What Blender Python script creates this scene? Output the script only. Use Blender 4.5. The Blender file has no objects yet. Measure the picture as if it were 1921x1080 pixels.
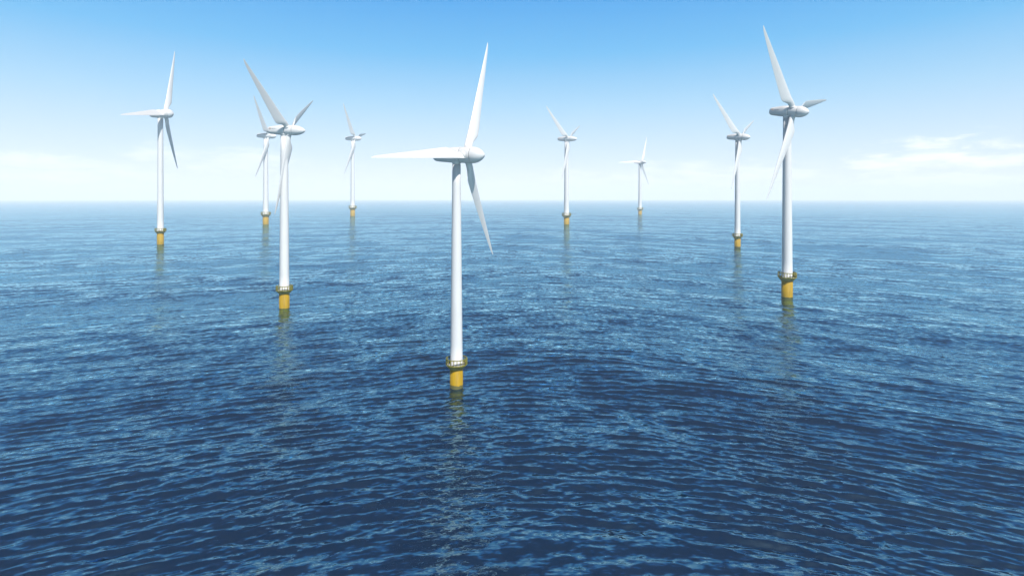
import bpy, bmesh, math, random
import numpy as np
from mathutils import Vector, Matrix

R = math.radians
scene = bpy.context.scene

# ------------------------------------------------------------------ camera
EYE = 50.0                                   # metres above the sea
cam_data = bpy.data.cameras.new("camera")
cam_data.sensor_fit = 'HORIZONTAL'
cam_data.sensor_width = 36.0
cam_data.lens = 36.0 * 1000.0 / 1921.0
cam_data.shift_x = 0.0
cam_data.shift_y = -168.0 / 1921.0
cam_data.clip_start = 1.0
cam_data.clip_end = 80000.0
cam = bpy.data.objects.new("camera", cam_data)
scene.collection.objects.link(cam)
cam.location = (0, 0, EYE)
cam.rotation_euler = (R(90), 0, 0)           # level, looking along +Y
scene.camera = cam

# ------------------------------------------------------------------ view, light and sky
scene.view_settings.view_transform = 'Standard'
scene.view_settings.look = 'None'
scene.view_settings.exposure = 0.9
scene.view_settings.gamma = 1.0
scene.render.engine = 'CYCLES'
scene.cycles.volume_bounces = 1
scene.cycles.max_bounces = 8

SUN_EL, SUN_AZ = 50.0, 27.0                  # elevation; azimuth to the right of straight behind the camera
sd = Vector((math.cos(R(SUN_EL)) * math.sin(R(SUN_AZ)), -math.cos(R(SUN_EL)) * math.cos(R(SUN_AZ)), math.sin(R(SUN_EL))))
sun_data = bpy.data.lights.new("sun", 'SUN')
sun_data.energy = 4.4
sun_data.angle = R(0.53)
sun_data.color = (1.0, 0.965, 0.92)
sun = bpy.data.objects.new("sun", sun_data)
scene.collection.objects.link(sun)
sun.location = sd * 500
sun.rotation_euler = sd.to_track_quat('Z', 'Y').to_euler()

world = bpy.data.worlds.new("World")
scene.world = world
world.use_nodes = True
wt = world.node_tree
wt.nodes.clear()


def node(tree, kind, **inputs):
    n = tree.nodes.new(kind)
    for k, v in inputs.items():
        n.inputs[k].default_value = v
    return n


def math_node(tree, op, a, b=None, clamp=False):
    n = tree.nodes.new('ShaderNodeMath')
    n.operation = op
    n.use_clamp = clamp
    for i, v in enumerate((a, b)):
        if v is None:
            continue
        if isinstance(v, (int, float)):
            n.inputs[i].default_value = v
        else:
            tree.links.new(v, n.inputs[i])
    return n.outputs[0]


def smooth(tree, val, lo, hi):
    n = tree.nodes.new('ShaderNodeMapRange')
    n.interpolation_type = 'SMOOTHSTEP'
    n.inputs['From Min'].default_value = lo
    n.inputs['From Max'].default_value = hi
    tree.links.new(val, n.inputs['Value'])
    return n.outputs['Result']


def mix_rgb(tree, fac, a, b, blend='MIX'):
    n = tree.nodes.new('ShaderNodeMix')
    n.data_type = 'RGBA'
    n.blend_type = blend
    for sock, v in ((n.inputs['Factor'], fac), (n.inputs['A'], a), (n.inputs['B'], b)):
        if isinstance(v, (int, float)):
            sock.default_value = v
        elif isinstance(v, tuple):
            sock.default_value = v
        else:
            tree.links.new(v, sock)
    return n.outputs['Result']


sky = wt.nodes.new('ShaderNodeTexSky')
sky.sky_type = 'NISHITA'
sky.sun_disc = False
sky.sun_elevation = R(SUN_EL)
sky.sun_rotation = math.atan2(sd.x, sd.y)
sky.altitude = 50
sky.air_density = 1.0
sky.dust_density = 0.6
sky.ozone_density = 3.0
coord = wt.nodes.new('ShaderNodeTexCoord')
sep = wt.nodes.new('ShaderNodeSeparateXYZ')
wt.links.new(coord.outputs['Generated'], sep.inputs[0])
ramp = wt.nodes.new('ShaderNodeValToRGB')
ramp.color_ramp.interpolation = 'EASE'
stops = [(0.0, (0.513, 0.498, 0.508)), (0.07, (0.355, 0.438, 0.517)), (0.17, (0.19, 0.359, 0.506)), (0.26, (0.056, 0.265, 0.489)), (0.348, (0.016, 0.199, 0.464)), (0.45, (0.0, 0.08, 0.27)), (0.57, (0, 0.018, 0.075)), (1.0, (0.0, 0.006, 0.03))]
els = ramp.color_ramp.elements
while len(els) < len(stops):
    els.new(0.5)
for e, (p, c) in zip(els, stops):
    e.position = p
    e.color = (*c, 1)
ramp.color_ramp.interpolation = 'LINEAR'
wt.links.new(sep.outputs['Z'], ramp.inputs['Fac'])
# the clear-air gradient is graded over the physical sky (which stays for a fifth of the light)
nish = mix_rgb(wt, 1.0, sky.outputs['Color'], (0.10, 0.10, 0.10, 1), 'MULTIPLY')
base_sky = mix_rgb(wt, 0.93, nish, ramp.outputs['Color'])
# thin cumulus and veils low over the horizon
az = math_node(wt, 'ARCTAN2', sep.outputs['X'], sep.outputs['Y'])
comb = wt.nodes.new('ShaderNodeCombineXYZ')
wt.links.new(math_node(wt, 'MULTIPLY', az, 6.0), comb.inputs['X'])
wt.links.new(math_node(wt, 'MULTIPLY', sep.outputs['Z'], 26.0), comb.inputs['Y'])
cn = node(wt, 'ShaderNodeTexNoise', Scale=2.4, Detail=9.0, Roughness=0.6, Distortion=0.35)
wt.links.new(comb.outputs[0], cn.inputs['Vector'])


def cloud_bank(az0, half_w, z0, half_h, amount, noise_w=1.0):
    """one soft bank of cloud round a compass direction, its edge broken up by the noise"""
    dx = math_node(wt, 'DIVIDE', math_node(wt, 'SUBTRACT', az, az0), half_w)
    dz = math_node(wt, 'DIVIDE', math_node(wt, 'SUBTRACT', sep.outputs['Z'], z0), half_h)
    r2 = math_node(wt, 'ADD', math_node(wt, 'MULTIPLY', dx, dx), math_node(wt, 'MULTIPLY', dz, dz))
    v = math_node(wt, 'SUBTRACT', math_node(wt, 'MULTIPLY', math_node(wt, 'SUBTRACT', cn.outputs['Fac'], 0.5), 4.2 * noise_w), r2)
    return math_node(wt, 'MULTIPLY', smooth(wt, v, -1.0, 0.6), amount)


banks = [cloud_bank(0.69, 0.14, 0.050, 0.044, 0.95, 1.3), cloud_bank(0.36, 0.24, 0.038, 0.036, 0.6),
         cloud_bank(-0.72, 0.20, 0.035, 0.034, 0.6), cloud_bank(-0.50, 0.16, 0.062, 0.030, 0.5),
         cloud_bank(0.12, 0.14, 0.03, 0.03, 0.35), cloud_bank(1.1, 0.25, 0.05, 0.05, 0.7), cloud_bank(-1.25, 0.25, 0.06, 0.04, 0.6)]
cl = banks[0]
for b in banks[1:]:
    cl = math_node(wt, 'MAXIMUM', cl, b)
final_sky = mix_rgb(wt, cl, base_sky, (0.64, 0.645, 0.65, 1))
# bright hazy air round the sun, high behind the viewer
dotn = wt.nodes.new('ShaderNodeVectorMath')
dotn.operation = 'DOT_PRODUCT'
wt.links.new(coord.outputs['Generated'], dotn.inputs[0])
dotn.inputs[1].default_value = tuple(sd)
glow = math_node(wt, 'POWER', math_node(wt, 'MAXIMUM', dotn.outputs['Value'], 0.0), 3.0)
final_sky = mix_rgb(wt, 1.0, final_sky, mix_rgb(wt, glow, (0, 0, 0, 1), (0.13, 0.12, 0.11, 1)), 'ADD')
bg = node(wt, 'ShaderNodeBackground', Strength=1.0)
wt.links.new(final_sky, bg.inputs['Color'])
wo = wt.nodes.new('ShaderNodeOutputWorld')
wt.links.new(bg.outputs[0], wo.inputs['Surface'])

# ------------------------------------------------------------------ materials


def material(name, colour, rough=0.5, spec=0.5, vary=0.0, vary_scale=0.3, stain=None):
    m = bpy.data.materials.new(name)
    m.use_nodes = True
    t = m.node_tree
    b = t.nodes['Principled BSDF']
    b.inputs['Roughness'].default_value = rough
    b.inputs['Specular IOR Level'].default_value = spec
    col = (*colour, 1)
    if vary:
        tc = t.nodes.new('ShaderNodeTexCoord')
        mp = t.nodes.new('ShaderNodeMapping')
        mp.inputs['Scale'].default_value = (1, 1, 0.12)     # streaks run down
        t.links.new(tc.outputs['Object'], mp.inputs['Vector'])
        nz = node(t, 'ShaderNodeTexNoise', Scale=vary_scale, Detail=6.0, Roughness=0.6)
        t.links.new(mp.outputs[0], nz.inputs['Vector'])
        dark = tuple(c * (1 - vary) for c in colour) + (1,)
        if stain:
            dark = (*stain, 1)
        c = mix_rgb(t, smooth(t, nz.outputs['Fac'], 0.40, 0.72), col, dark)
        t.links.new(c, b.inputs['Base Color'])
    else:
        b.inputs['Base Color'].default_value = col
    return m


M_WHITE = material('white_gelcoat', (0.46, 0.455, 0.45), 0.4, 0.5, 0.06, 0.8)
M_TOWER = material('white_tower_paint', (0.47, 0.465, 0.46), 0.45, 0.45, 0.07, 0.9)
M_SEAM = material('dark_seam', (0.03, 0.03, 0.035), 0.7)
M_YELLOW = material('yellow_pile_paint', (0.27, 0.168, 0.001), 0.6, 0.2, 0.4, 1.2, (0.20, 0.125, 0.002))
def wet_band(m, height, colour):
    """weed-dark band where the waves wet the steel, its upper edge ragged"""
    t = m.node_tree
    b = t.nodes['Principled BSDF']
    old = b.inputs['Base Color'].links[0].from_socket
    tc = t.nodes.new('ShaderNodeTexCoord')
    sp = t.nodes.new('ShaderNodeSeparateXYZ')
    t.links.new(tc.outputs['Object'], sp.inputs[0])
    nz = node(t, 'ShaderNodeTexNoise', Scale=1.6, Detail=4.0)
    t.links.new(tc.outputs['Object'], nz.inputs['Vector'])
    z = math_node(t, 'ADD', sp.outputs['Z'], math_node(t, 'MULTIPLY', math_node(t, 'SUBTRACT', nz.outputs['Fac'], 0.5), 1.0))
    t.links.new(mix_rgb(t, smooth(t, z, height * 1.5, height * 0.5), old, (*colour, 1)), b.inputs['Base Color'])


wet_band(M_YELLOW, 0.12, (0.07, 0.065, 0.02))
M_OLIVE = material('olive_rail_paint', (0.15, 0.135, 0.008), 0.55, 0.4, 0.4, 2.0)
M_SKIRT = material('weathered_platform_steel', (0.15, 0.14, 0.03), 0.6, 0.4, 0.5, 0.9)
M_DECK = material('grey_deck', (0.40, 0.40, 0.37), 0.7, 0.3, 0.2, 1.0)
M_BROWN = material('brown_mark', (0.24, 0.13, 0.08), 0.6)
M_GREY = material('grey_mark', (0.16, 0.16, 0.17), 0.6)

# ------------------------------------------------------------------ sea
random.seed(7)
rng = np.random.default_rng(5)
SEA_RADIUS = 20000.0


def warp(x, y):
    """bends the wave trains: crests swing round as a shore-bent swell does"""
    s, w, x0 = 0.45, 55.0, 12.0
    g = np.logaddexp((x - x0) / w, -(x - x0) / w) * w - w * math.log(2)
    return x, y + s * g


def sea_waves():
    out = []
    lam = 1.1
    while lam < 230:
        n = 7 if lam < 60 else 4
        for k in range(n):
            L = lam * rng.uniform(0.85, 1.18)
            spread = 0.38 if lam < 1.6 else 0.20 if lam < 10 else 0.42
            th = rng.normal(0.06, spread)
            slope = 0.085 if lam < 1.6 else 0.135 if lam < 3.2 else 0.06 if lam < 5 else 0.024 if lam < 10 else 0.015 if lam < 25 else 0.014
            amp = slope / math.sqrt(n / 2) * L / (2 * math.pi)
            out.append((L, th, amp, rng.uniform(0, 2 * math.pi)))
        lam *= 1.42
    return out


def build_sea():
    # columns: dense over the view and a margin each side, coarse all round behind
    half = R(56)
    dense = np.linspace(-half, half, 1120)
    coarse = np.linspace(half, 2 * math.pi - half, 90)[1:-1]
    ang = np.concatenate([dense, coarse])
    # rows: even steps as seen from the height of the viewer, then out to the horizon
    Y = np.concatenate([np.linspace(760, 330, 130)[:-1], np.linspace(330, 24, 430)[:-1], np.linspace(24, 1.35, 70)])
    rad = 533.0 * EYE / Y
    nr, nc = len(rad), len(ang)
    rr, aa = np.meshgrid(rad, ang, indexing='ij')
    x, y = rr * np.sin(aa), rr * np.cos(aa)
    wx, wy = warp(x, y)
    step = np.gradient(rad)[:, None]
    z = np.zeros_like(x)
    gust = 1.0 + 0.22 * np.sin(x / 61 + 1.3 * np.sin(y / 97)) * np.sin(y / 83 + 0.7) + 0.10 * np.sin(x / 23 + y / 37 + 2)
    for L, th, amp, ph in sea_waves():
        k = 2 * math.pi / L
        p = k * (math.sin(th) * wx + math.cos(th) * wy) + ph
        p = p + 0.35 * np.sin(p * 0.13 + wx / (L * 3.1))           # breaks up the regular train
        fade = np.clip((L / (2.6 * step) - 0.8), 0, 1)
        s = np.sin(p)
        crest = (0.65 * s + 0.35 * (2 * ((s + 1) / 2) ** 2.2 - 0.75))
        env = 0.75 + 0.45 * np.sin(wx / (L * 2.3) + wy / (L * 4.1) + ph * 3)
        z += fade * amp * crest * env * (gust if L < 40 else 1.0)
    co = np.stack([x, y, z], -1).reshape(-1, 3)
    centre = len(co)
    co = np.vstack([co, [[0, 0, 0]]])
    i = np.arange(nr - 1)[:, None]
    j = np.arange(nc)[None, :]
    j2 = (j + 1) % nc
    quads = np.stack([i * nc + j, i * nc + j2, (i + 1) * nc + j2, (i + 1) * nc + j], -1).reshape(-1, 4)
    tris = np.stack([np.full(nc, centre), j2[0], j[0]], -1)
    me = bpy.data.meshes.new('sea')
    nq, nt = len(quads), len(tris)
    me.vertices.add(len(co))
    me.vertices.foreach_set('co', co.astype(np.float32).ravel())
    loops = np.concatenate([quads.ravel(), tris.ravel()]).astype(np.int32)
    me.loops.add(len(loops))
    me.loops.foreach_set('vertex_index', loops)
    me.polygons.add(nq + nt)
    me.polygons.foreach_set('loop_start', np.concatenate([np.arange(nq) * 4, nq * 4 + np.arange(nt) * 3]).astype(np.int32))
    me.polygons.foreach_set('use_smooth', np.ones(nq + nt, dtype=bool))
    uv = me.uv_layers.new(name='swell')
    w2 = np.stack([np.append(wx.ravel(), 0), np.append(wy.ravel(), 0)], -1)
    uv.data.foreach_set('uv', w2[loops].astype(np.float32).ravel())
    me.update(calc_edges=True)
    me.validate()
    o = bpy.data.objects.new('sea', me)
    scene.collection.objects.link(o)
    o['kind'] = 'structure'
    m = bpy.data.materials.new('sea_water')
    m.use_nodes = True
    t = m.node_tree
    t.nodes.remove(t.nodes['Principled BSDF'])
    body = node(t, 'ShaderNodeBsdfDiffuse', Color=(0.0002, 0.006, 0.020, 1))             # light scattered back out of the water
    gloss = node(t, 'ShaderNodeBsdfGlossy', Color=(0.50, 0.84, 1.0, 1), Roughness=0.045)
    fres = node(t, 'ShaderNodeFresnel', IOR=2.8)
    mixs = t.nodes.new('ShaderNodeMixShader')
    t.links.new(fres.outputs[0], mixs.inputs['Fac'])
    t.links.new(body.outputs[0], mixs.inputs[1])
    t.links.new(gloss.outputs[0], mixs.inputs[2])
    t.links.new(mixs.outputs[0], t.nodes['Material Output'].inputs['Surface'])
    uvn = t.nodes.new('ShaderNodeUVMap')
    uvn.uv_map = 'swell'

    def ripple(sx, sy, scale, detail, rough, dist):
        mp = t.nodes.new('ShaderNodeMapping')
        mp.inputs['Scale'].default_value = (sx, sy, 1)
        t.links.new(uvn.outputs[0], mp.inputs['Vector'])
        n = node(t, 'ShaderNodeTexNoise', Scale=scale, Detail=detail, Roughness=rough, Distortion=dist)
        n.noise_dimensions = '2D'
        t.links.new(mp.outputs[0], n.inputs['Vector'])
        return n.outputs['Color']
    # wavelets too small for the mesh: a field of slopes laid over the mesh's own normal, longer across the wind than along it
    slopes = None
    for sx, sy, scale, detail, rough, dist, ax, ay in ((0.36, 1.0, 0.19, 2.0, 0.6, 0.1, 0.14, 0.31), (0.34, 1.0, 1.3, 2.0, 0.65, 0.1, 0.20, 0.44),
                                                       (0.5, 1.0, 0.06, 1.0, 0.5, 0.0, 0.04, 0.09)):
        c = ripple(sx, sy, scale, detail, rough, dist)
        v = t.nodes.new('ShaderNodeVectorMath')
        v.operation = 'SUBTRACT'
        t.links.new(c, v.inputs[0])
        v.inputs[1].default_value = (0.5, 0.5, 0.5)
        w = t.nodes.new('ShaderNodeVectorMath')
        w.operation = 'MULTIPLY'
        t.links.new(v.outputs[0], w.inputs[0])
        w.inputs[1].default_value = (2 * ax, 2 * ay, 0.0)
        if slopes is None:
            slopes = w.outputs[0]
        else:
            ad = t.nodes.new('ShaderNodeVectorMath')
            t.links.new(slopes, ad.inputs[0])
            t.links.new(w.outputs[0], ad.inputs[1])
            slopes = ad.outputs[0]
    geo = t.nodes.new('ShaderNodeNewGeometry')
    ad = t.nodes.new('ShaderNodeVectorMath')
    t.links.new(geo.outputs['Normal'], ad.inputs[0])
    t.links.new(slopes, ad.inputs[1])
    nm = t.nodes.new('ShaderNodeVectorMath')
    nm.operation = 'NORMALIZE'
    t.links.new(ad.outputs[0], nm.inputs[0])
    for n in (body, gloss, fres):
        t.links.new(nm.outputs[0], n.inputs['Normal'])
    me.materials.append(m)
    return o


build_sea()

# ------------------------------------------------------------------ mesh helpers


def link_mesh(name, bm, mat, parent=None, smooth_shade=True, matrix=None):
    me = bpy.data.meshes.new(name)
    bmesh.ops.recalc_face_normals(bm, faces=bm.faces)
    bm.to_mesh(me)
    bm.free()
    if smooth_shade:
        me.polygons.foreach_set('use_smooth', [True] * len(me.polygons))
    me.materials.append(mat)
    o = bpy.data.objects.new(name, me)
    scene.collection.objects.link(o)
    if parent:
        o.parent = parent
    if matrix is not None:
        o.matrix_local = matrix
    return o


def add_loops(bm, loops, close_start=True, close_end=True, ring=False):
    vs = [[bm.verts.new(p) for p in lp] for lp in loops]
    pairs = list(zip(vs[:-1], vs[1:])) + ([(vs[-1], vs[0])] if ring else [])
    for a, b in pairs:
        n = len(a)
        for k in range(n):
            bm.faces.new((a[k], a[(k + 1) % n], b[(k + 1) % n], b[k]))
    if not ring:
        if close_start:
            bm.faces.new(list(reversed(vs[0])))
        if close_end:
            bm.faces.new(vs[-1])
    return vs


def lathe(bm, prof, seg=48, closed=False):
    """profile of (radius, z) round the local Z axis; closed: the profile is a loop"""
    loops = [[(r * math.cos(2 * math.pi * k / seg), r * math.sin(2 * math.pi * k / seg), z) for k in range(seg)] for r, z in prof]
    add_loops(bm, loops, ring=closed)


def tube(bm, pts, rad, seg=8, ring=False):
    pts = [Vector(p) for p in pts]
    loops = []
    n = len(pts)
    for i, p in enumerate(pts):
        d = (pts[(i + 1) % n] - pts[i - 1]) if ring else (pts[min(i + 1, n - 1)] - pts[max(i - 1, 0)])
        d.normalize()
        up = Vector((0, 0, 1)) if abs(d.z) < 0.9 else Vector((1, 0, 0))
        s = d.cross(up).normalized()
        u = s.cross(d)
        loops.append([p + rad * (math.cos(2 * math.pi * k / seg) * s + math.sin(2 * math.pi * k / seg) * u) for k in range(seg)])
    add_loops(bm, loops, ring=ring)


# ------------------------------------------------------------------ wind turbines


def interp(x, xs, ys):
    return float(np.interp(x, xs, ys))


def blade_mesh(bm, Rr, hand, pitch, widest):
    """span along +Z, rotor axis along +Y (towards the nose), trailing edge to -X * hand"""
    S = [0.04, 0.06, 0.085, 0.10, 0.115, 0.13, 0.145, 0.16, 0.18, 0.20, 0.22, 0.26, 0.31, 0.37, 0.44, 0.52, 0.60, 0.68, 0.76, 0.84, 0.90, 0.945, 0.975, 0.99, 1.0]
    n = 28
    loops = []
    for s in S:
        root = 0.047
        sm = max(0.0, min(1.0, (s - 0.095) / 0.105))
        sm = sm * sm * (3 - 2 * sm)
        full = widest * interp(s, [0.0, 0.2, 0.25, 0.5, 0.75, 0.9, 0.96, 0.99, 1.0], [1.0, 1.0, 0.985, 0.73, 0.45, 0.27, 0.18, 0.09, 0.03])
        chord = root + (full - root) * sm
        thick = interp(s, [0.0, 0.10, 0.2, 0.35, 0.6, 0.9, 1.0], [root, root, 0.034, 0.024, 0.014, 0.006, 0.0015])
        lead = interp(s, [0, 0.1, 0.5, 1.0], [0.0235, 0.0235, 0.021, 0.012])      # nearly straight leading edge
        twist = R(pitch + interp(s, [0, 0.2, 0.5, 1.0], [1, 0, -4, -8]))
        lp = []
        for k in range(n):
            a = 2 * math.pi * k / n
            cx = 0.5 * (1 + math.cos(a))                        # 0 trailing .. 1 leading
            ell = math.sin(a) * 0.5
            t_el = ell * thick
            # airfoil: fullest at 70 % towards the leading edge, sharp at the trailing edge
            t_af = math.copysign(1.0, math.sin(a)) * thick * 1.30 * (cx ** 0.9) * math.sqrt(max(0.0, 1 - cx)) if abs(math.sin(a)) > 1e-6 else 0.0
            th = t_el + (t_af - t_el) * sm
            xx = lead - (1 - cx) * chord
            X = xx * math.cos(twist) - th * math.sin(twist) * 1.0
            Yv = th * math.cos(twist) - xx * math.sin(twist)
            lp.append((X * hand * Rr, Yv * Rr, s * Rr))
        loops.append(lp)
    add_loops(bm, loops)


def super_loop(cx, cy, hw, hh, z, n=40, e=2.4):
    lp = []
    for k in range(n):
        a = 2 * math.pi * k / n
        c, s = math.cos(a), math.sin(a)
        lp.append((cx + hw * math.copysign(abs(c) ** (2 / e), c), cy + hh * math.copysign(abs(s) ** (2 / e), s), z))
    return lp


def wind_turbine(label, x, y, hub, over, yaw, tilt, body_tilt, R_, nose, rear, roll, cone, az, hand, dia, taper, pile, pitch):
    root = bpy.data.objects.new('wind_turbine', None)
    scene.collection.objects.link(root)
    root.location = (x, y, 0)
    root.empty_display_size = dia
    root['label'] = label
    root['category'] = 'wind turbine'
    root['group'] = 'offshore wind turbines standing in the sea'
    r = dia / 2
    yaw, tilt, body_tilt, roll = R(yaw), R(tilt), R(body_tilt), R(roll)

    def axis(t):
        return Vector((math.cos(yaw) * math.cos(t), -math.sin(yaw) * math.cos(t), math.sin(t)))
    a = axis(tilt)
    ab = axis(body_tilt)
    u = Vector((math.sin(yaw), math.cos(yaw), 0))          # level, away from the viewer's side
    C = Vector((0, 0, hub)) + over * a                     # rotor centre
    hr = 0.0585 * R_                                       # radius of the hub
    # --- foundation pile, platform, railing
    zp = pile * dia
    skirt_h, cage_h, dr = 0.33 * dia, 0.50 * dia, 0.84 * dia
    bm = bmesh.new()
    lathe(bm, [(r * 1.06, -6 - dia), (r * 1.06, zp)], 48)
    link_mesh('pile', bm, M_YELLOW, root)
    bm = bmesh.new()
    prof = [(r * 1.065, zp - 0.02 * dia), (r * 1.14, zp), (r * 1.36, zp + skirt_h * 0.35), (dr * 0.95, zp + skirt_h * 0.86), (dr, zp + skirt_h * 0.94), (dr, zp + skirt_h)]
    lathe(bm, prof, 48)
    platform = link_mesh('platform', bm, M_SKIRT, root, smooth_shade=True)
    bm = bmesh.new()
    zd = zp + skirt_h + 0.004 * dia
    lathe(bm, [(dr * 0.97, zd), (dr * 0.97, zd + 0.012 * dia)], 48)
    link_mesh('deck', bm, M_DECK, platform)
    rail_r = dr * 0.99
    tr = 0.040 * dia
    bm = bmesh.new()
    tube(bm, [(rail_r * math.cos(2 * math.pi * k / 48), rail_r * math.sin(2 * math.pi * k / 48), zd + cage_h) for k in range(48)], tr, 8, True)
    tube(bm, [(rail_r * math.cos(2 * math.pi * k / 48), rail_r * math.sin(2 * math.pi * k / 48), zd + 0.03 * dia) for k in range(48)], tr * 1.3, 8, True)
    railing = link_mesh('railing', bm, M_OLIVE, root)
    post_me = None
    for k in range(20):
        t = 2 * math.pi * (k + 0.5) / 20
        m = Matrix.Translation((rail_r * math.cos(t), rail_r * math.sin(t), zd))
        if post_me is None:
            bm = bmesh.new()
            tube(bm, [(0, 0, 0), (0, 0, cage_h * 0.5), (0, 0, cage_h)], tr * 0.9, 6)
            o = link_mesh('post', bm, M_OLIVE, railing, True, m)
            post_me = o.data
        else:
            o = bpy.data.objects.new('post', post_me)
            scene.collection.objects.link(o)
            o.parent = railing
            o.matrix_local = m
    # boat-landing panel on the right-hand side of the cage
    bm = bmesh.new()
    inner, outer = [], []
    loops = []
    for k in range(9):
        t = R(-26 + k * 7.0)
        c, s = math.cos(t), math.sin(t)
        ri, ro = rail_r * 1.012 + tr, rail_r * 1.012 + tr + 0.018 * dia
        loops.append([(ri * c, ri * s, zd + 0.02 * dia), (ro * c, ro * s, zd + 0.02 * dia), (ro * c, ro * s, zd + cage_h * 0.97), (ri * c, ri * s, zd + cage_h * 0.97)])
    add_loops(bm, loops)
    link_mesh('gate_panel', bm, M_OLIVE, railing, False)
    # --- tower
    z_top = hub - hr * 1.02
    rt = r * taper
    bm = bmesh.new()
    prof = [(r * 1.02, zd + 0.013 * dia), (r * 1.02, zd + 0.05 * dia)]
    N = 10
    for k in range(N + 1):
        f = k / N
        prof.append((r + (rt - r) * f, zd + 0.06 * dia + (z_top - 0.30 * rt - zd - 0.06 * dia) * f))
    lathe(bm, prof, 64)
    link_mesh('tower', bm, M_TOWER, root)
    bm = bmesh.new()
    lathe(bm, [(rt * 0.86, z_top - 0.36 * rt), (rt * 0.97, z_top - 0.29 * rt), (rt * 0.97, z_top - 0.05 * rt), (rt * 1.05, z_top), (rt * 1.05, z_top + hr * 0.55)], 48)
    link_mesh('yaw_collar', bm, M_WHITE, root)
    # --- nacelle, hub and spinner: local Z along the body axis, X level, Y up
    zb = ab
    xb = -u
    yb = zb.cross(xb).normalized()
    Mb = Matrix((xb, yb, zb)).transposed().to_4x4()
    Mb.translation = C
    h0 = 0.043 * R_
    gap = 0.0028 * R_
    bm = bmesh.new()
    loops = []
    L0, L1 = -(h0 + gap), -rear
    for f in [0, 0.06, 0.15, 0.3, 0.45, 0.6, 0.75, 0.86, 0.92, 0.96, 0.985, 0.998]:
        z = L0 + (L1 - L0) * f
        top = hr * interp(f, [0, 0.3, 1], [1.0, 0.99, 0.80])
        bot = hr * interp(f, [0, 0.3, 1], [1.0, 0.97, 0.52])
        rnd = 1.0 if f < 0.8 else math.sqrt(max(0.0, 1 - ((f - 0.8) / 0.2) ** 2.6))
        rnd = max(rnd, 0.05)
        mid = (top - bot) / 2
        hh = (top + bot) / 2 * (0.45 + 0.55 * rnd if f > 0.97 else rnd ** 0.5)
        if f > 0.8:
            hh = (top + bot) / 2 * max(0.30, rnd ** 0.6)
        hw = hr * interp(f, [0, 0.4, 1], [1.0, 0.98, 0.80]) * (max(0.30, rnd ** 0.6) if f > 0.8 else 1)
        loops.append(super_loop(0, mid, hw, hh, z, 40, 2.0 + 0.7 * min(1, f * 4)))
    add_loops(bm, loops)
    nacelle = link_mesh('nacelle', bm, M_WHITE, root, True, Mb)
    # small marks low on the side of the nacelle
    Ln = rear - h0
    side = hr * 0.965

    def mark(name, f0, f1, y0, y1, mat):
        bm = bmesh.new()
        lo = []
        for z in (L0 - Ln * (1 - f0), L0 - Ln * (1 - f1)):
            lo.append([(side * 0.93, y0, z), (side * 1.018, y0, z), (side * 1.018, y1, z), (side * 0.93, y1, z)])
        add_loops(bm, lo)
        link_mesh(name, bm, mat, nacelle, False)
    yy = -hr * 0.18
    for f0 in (0.21, 0.265):
        mark('vent_mark', f0, f0 + 0.022, yy - hr * 0.12, yy + hr * 0.12, M_BROWN)
    for f0, w in ((0.36, 0.05), (0.43, 0.025), (0.50, 0.06)):
        mark('nacelle_mark', f0, f0 + w, yy - hr * 0.035, yy + hr * 0.035, M_GREY)
    # seams: dark neck showing in the gaps either side of the hub
    for s in (-1, 1):
        bm = bmesh.new()
        lathe(bm, [(hr * 0.972, s * h0 - s * gap * 0.4), (hr * 0.972, s * (h0 + gap * 1.5))], 48)
        link_mesh('seam_ring', bm, M_SEAM, root, True, Mb)
    bm = bmesh.new()
    lathe(bm, [(hr * 0.9, -h0), (hr * 0.99, -h0), (hr, -h0 * 0.9), (hr * 1.005, 0), (hr, h0 * 0.9), (hr * 0.99, h0), (hr * 0.9, h0)], 56)
    hub_o = link_mesh('hub', bm, M_WHITE, root, True, Mb)
    bm = bmesh.new()
    prof = [(hr * 0.9, h0 + gap), (hr * 0.99, h0 + gap)]
    Ls = nose - h0 - gap
    for k in range(0, 19):
        f = k / 18
        prof.append((max(hr * 0.012, hr * 1.02 * (1 - f ** 2.15) ** 0.72), h0 + gap * 1.3 + Ls * f * 0.999))
    lathe(bm, prof, 56)
    link_mesh('spinner', bm, M_WHITE, root, True, Mb)
    # --- blades
    w = a.cross(u)
    if w.z < 0:
        w = -w
    for i in range(3):
        th = roll + i * 2 * math.pi / 3 + R(az[i])
        v = math.cos(th) * w - math.sin(th) * u
        span = (math.cos(R(cone[i])) * v + math.sin(R(cone[i])) * a).normalized()
        yv = (a - a.dot(span) * span).normalized()
        xv = yv.cross(span)
        Mx = Matrix((xv, yv, span)).transposed().to_4x4()
        Mx.translation = C
        bm = bmesh.new()
        blade_mesh(bm, R_, hand, pitch[i], 0.092 if hand > 0 else 0.116)
        bl = link_mesh('blade', bm, M_WHITE, root, True, Mx)
        bm = bmesh.new()
        rr = 0.0235 * R_
        lathe(bm, [(rr * 1.16, hr * 0.55), (rr * 1.16, hr * 1.10), (rr * 1.08, hr * 1.16)], 32)
        link_mesh('blade_socket', bm, M_WHITE, bl)
    return root


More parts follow.
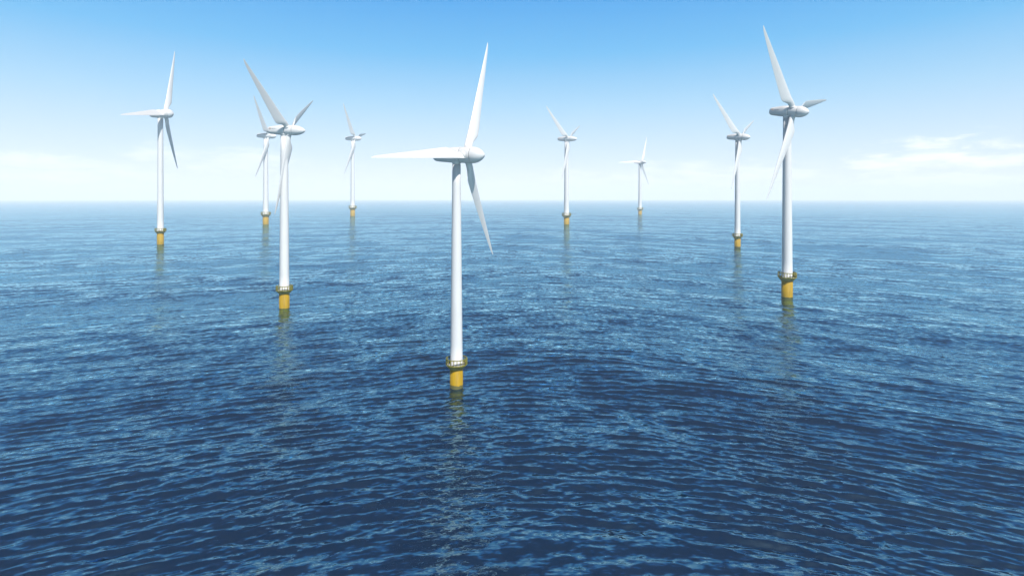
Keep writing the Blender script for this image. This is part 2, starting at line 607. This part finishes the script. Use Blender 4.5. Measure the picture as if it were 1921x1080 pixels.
TURBINES = [
    dict(label='big white wind turbine nearest to the viewer, one blade lying level across its nacelle',
         x=-14.95, y=143.47, hub=61.62, over=3.11, yaw=23.9, tilt=-1.5, body_tilt=-2.0, R_=36.68, nose=5.43, rear=10.01, roll=-23.8, cone=[-2.4, -3.8, -3.7], az=[0.6, -1.6, 1.0], hand=1, dia=3.30, taper=0.68, pile=1.30, pitch=[23, -35, -3]),
    dict(label='tall white wind turbine whose nacelle overlaps the smaller turbine just behind it',
         x=-103.94, y=243.31, hub=81.06, over=2.46, yaw=4.3, tilt=-1.3, body_tilt=-2.2, R_=38.91, nose=7.53, rear=10.19, roll=55.1, cone=[-7.0, -5.6, -6.8], az=[-4.6, -1.0, 5.6], hand=-1, dia=4.18, taper=0.76, pile=1.60, pitch=[-20, 15, 20]),
    dict(label='tall white wind turbine whose upper blade tip reaches highest of all',
         x=139.71, y=270.71, hub=93.87, over=3.43, yaw=51.2, tilt=-4.6, body_tilt=-9.0, R_=47.71, nose=7.31, rear=12.13, roll=40.3, cone=[-5.3, -1.9, -3.8], az=[-1.6, -2.0, 3.6], hand=-1, dia=4.98, taper=0.76, pile=1.65, pitch=[-20, 15, 32]),
    dict(label='leftmost white wind turbine, one slim blade level and another almost upright',
         x=-380.39, y=576.70, hub=141.52, over=5.01, yaw=-8.6, tilt=0.7, body_tilt=2.0, R_=77.60, nose=8.13, rear=15.26, roll=-18.9, cone=[0.1, -3.6, -8.2], az=[0.9, -1.7, 0.9], hand=1, dia=6.17, taper=0.82, pile=2.00, pitch=[23, -35, -3]),
    dict(label='small white wind turbine partly hidden behind the nacelle of a taller turbine',
         x=-471.43, y=1020.41, hub=169.79, over=6.73, yaw=0.3, tilt=-2.2, body_tilt=-2.8, R_=86.73, nose=13.98, rear=23.59, roll=41.1, cone=[-3.9, -5.6, -4.4], az=[-1.5, -2.2, 3.7], hand=-1, dia=10.10, taper=0.74, pile=1.50, pitch=[-20, 15, 32]),
    dict(label='small distant white wind turbine alone between the overlapping pair and the nearest turbine',
         x=-448.95, y=1501.50, hub=218.73, over=8.27, yaw=5.8, tilt=-1.5, body_tilt=-1.5, R_=112.41, nose=18.01, rear=28.99, roll=40.4, cone=[-4.1, -6.5, -5.5], az=[-1.1, -2.1, 3.2], hand=-1, dia=12.31, taper=0.74, pile=1.50, pitch=[-20, 15, 32]),
    dict(label='small white wind turbine first to the right of the nearest, biggest one',
         x=104.39, y=1020.41, hub=163.52, over=4.91, yaw=33.8, tilt=-1.0, body_tilt=-3.7, R_=82.03, nose=17.77, rear=23.51, roll=48.5, cone=[-12.7, -1.4, -9.0], az=[-2.7, -4.1, 6.8], hand=-1, dia=9.90, taper=0.76, pile=1.35, pitch=[-20, 15, 20]),
    dict(label='smallest and palest white wind turbine, far off with one thin blade pointing level left',
         x=396.37, y=1650.17, hub=161.81, over=6.49, yaw=54.5, tilt=-3.3, body_tilt=-4.0, R_=88.29, nose=18.55, rear=29.54, roll=-24.1, cone=[-7.4, -10.4, -8.7], az=[2.1, -3.5, 1.3], hand=1, dia=10.40, taper=0.80, pile=1.20, pitch=[23, -35, -3]),
    dict(label='middle-sized white wind turbine just left of the tall rightmost turbine',
         x=233.70, y=552.49, hub=113.26, over=3.38, yaw=47.4, tilt=-1.3, body_tilt=-5.5, R_=57.02, nose=10.07, rear=14.46, roll=46.8, cone=[-12.0, -0.7, -8.7], az=[-3.2, -4.2, 7.4], hand=-1, dia=5.75, taper=0.75, pile=1.50, pitch=[-20, 15, 20]),
]
for t in TURBINES:
    wind_turbine(**t)

# ------------------------------------------------------------------ haze over the sea
bm = bmesh.new()
HR = SEA_RADIUS + 500
lathe(bm, [(HR, -4.0 - 4.0), (HR, 345.0)], 64)
haze = link_mesh('haze', bm, M_DECK, None, False)
haze['kind'] = 'stuff'
hm = bpy.data.materials.new('sea_haze')
hm.use_nodes = True
ht = hm.node_tree
ht.nodes.clear()
pv = ht.nodes.new('ShaderNodeVolumePrincipled')
pv.inputs['Color'].default_value = (0.93, 0.96, 0.985, 1)
pv.inputs['Density'].default_value = 0.00015
pv.inputs['Anisotropy'].default_value = -0.05
ho = ht.nodes.new('ShaderNodeOutputMaterial')
ht.links.new(pv.outputs[0], ho.inputs['Volume'])
haze.data.materials.clear()
haze.data.materials.append(hm)
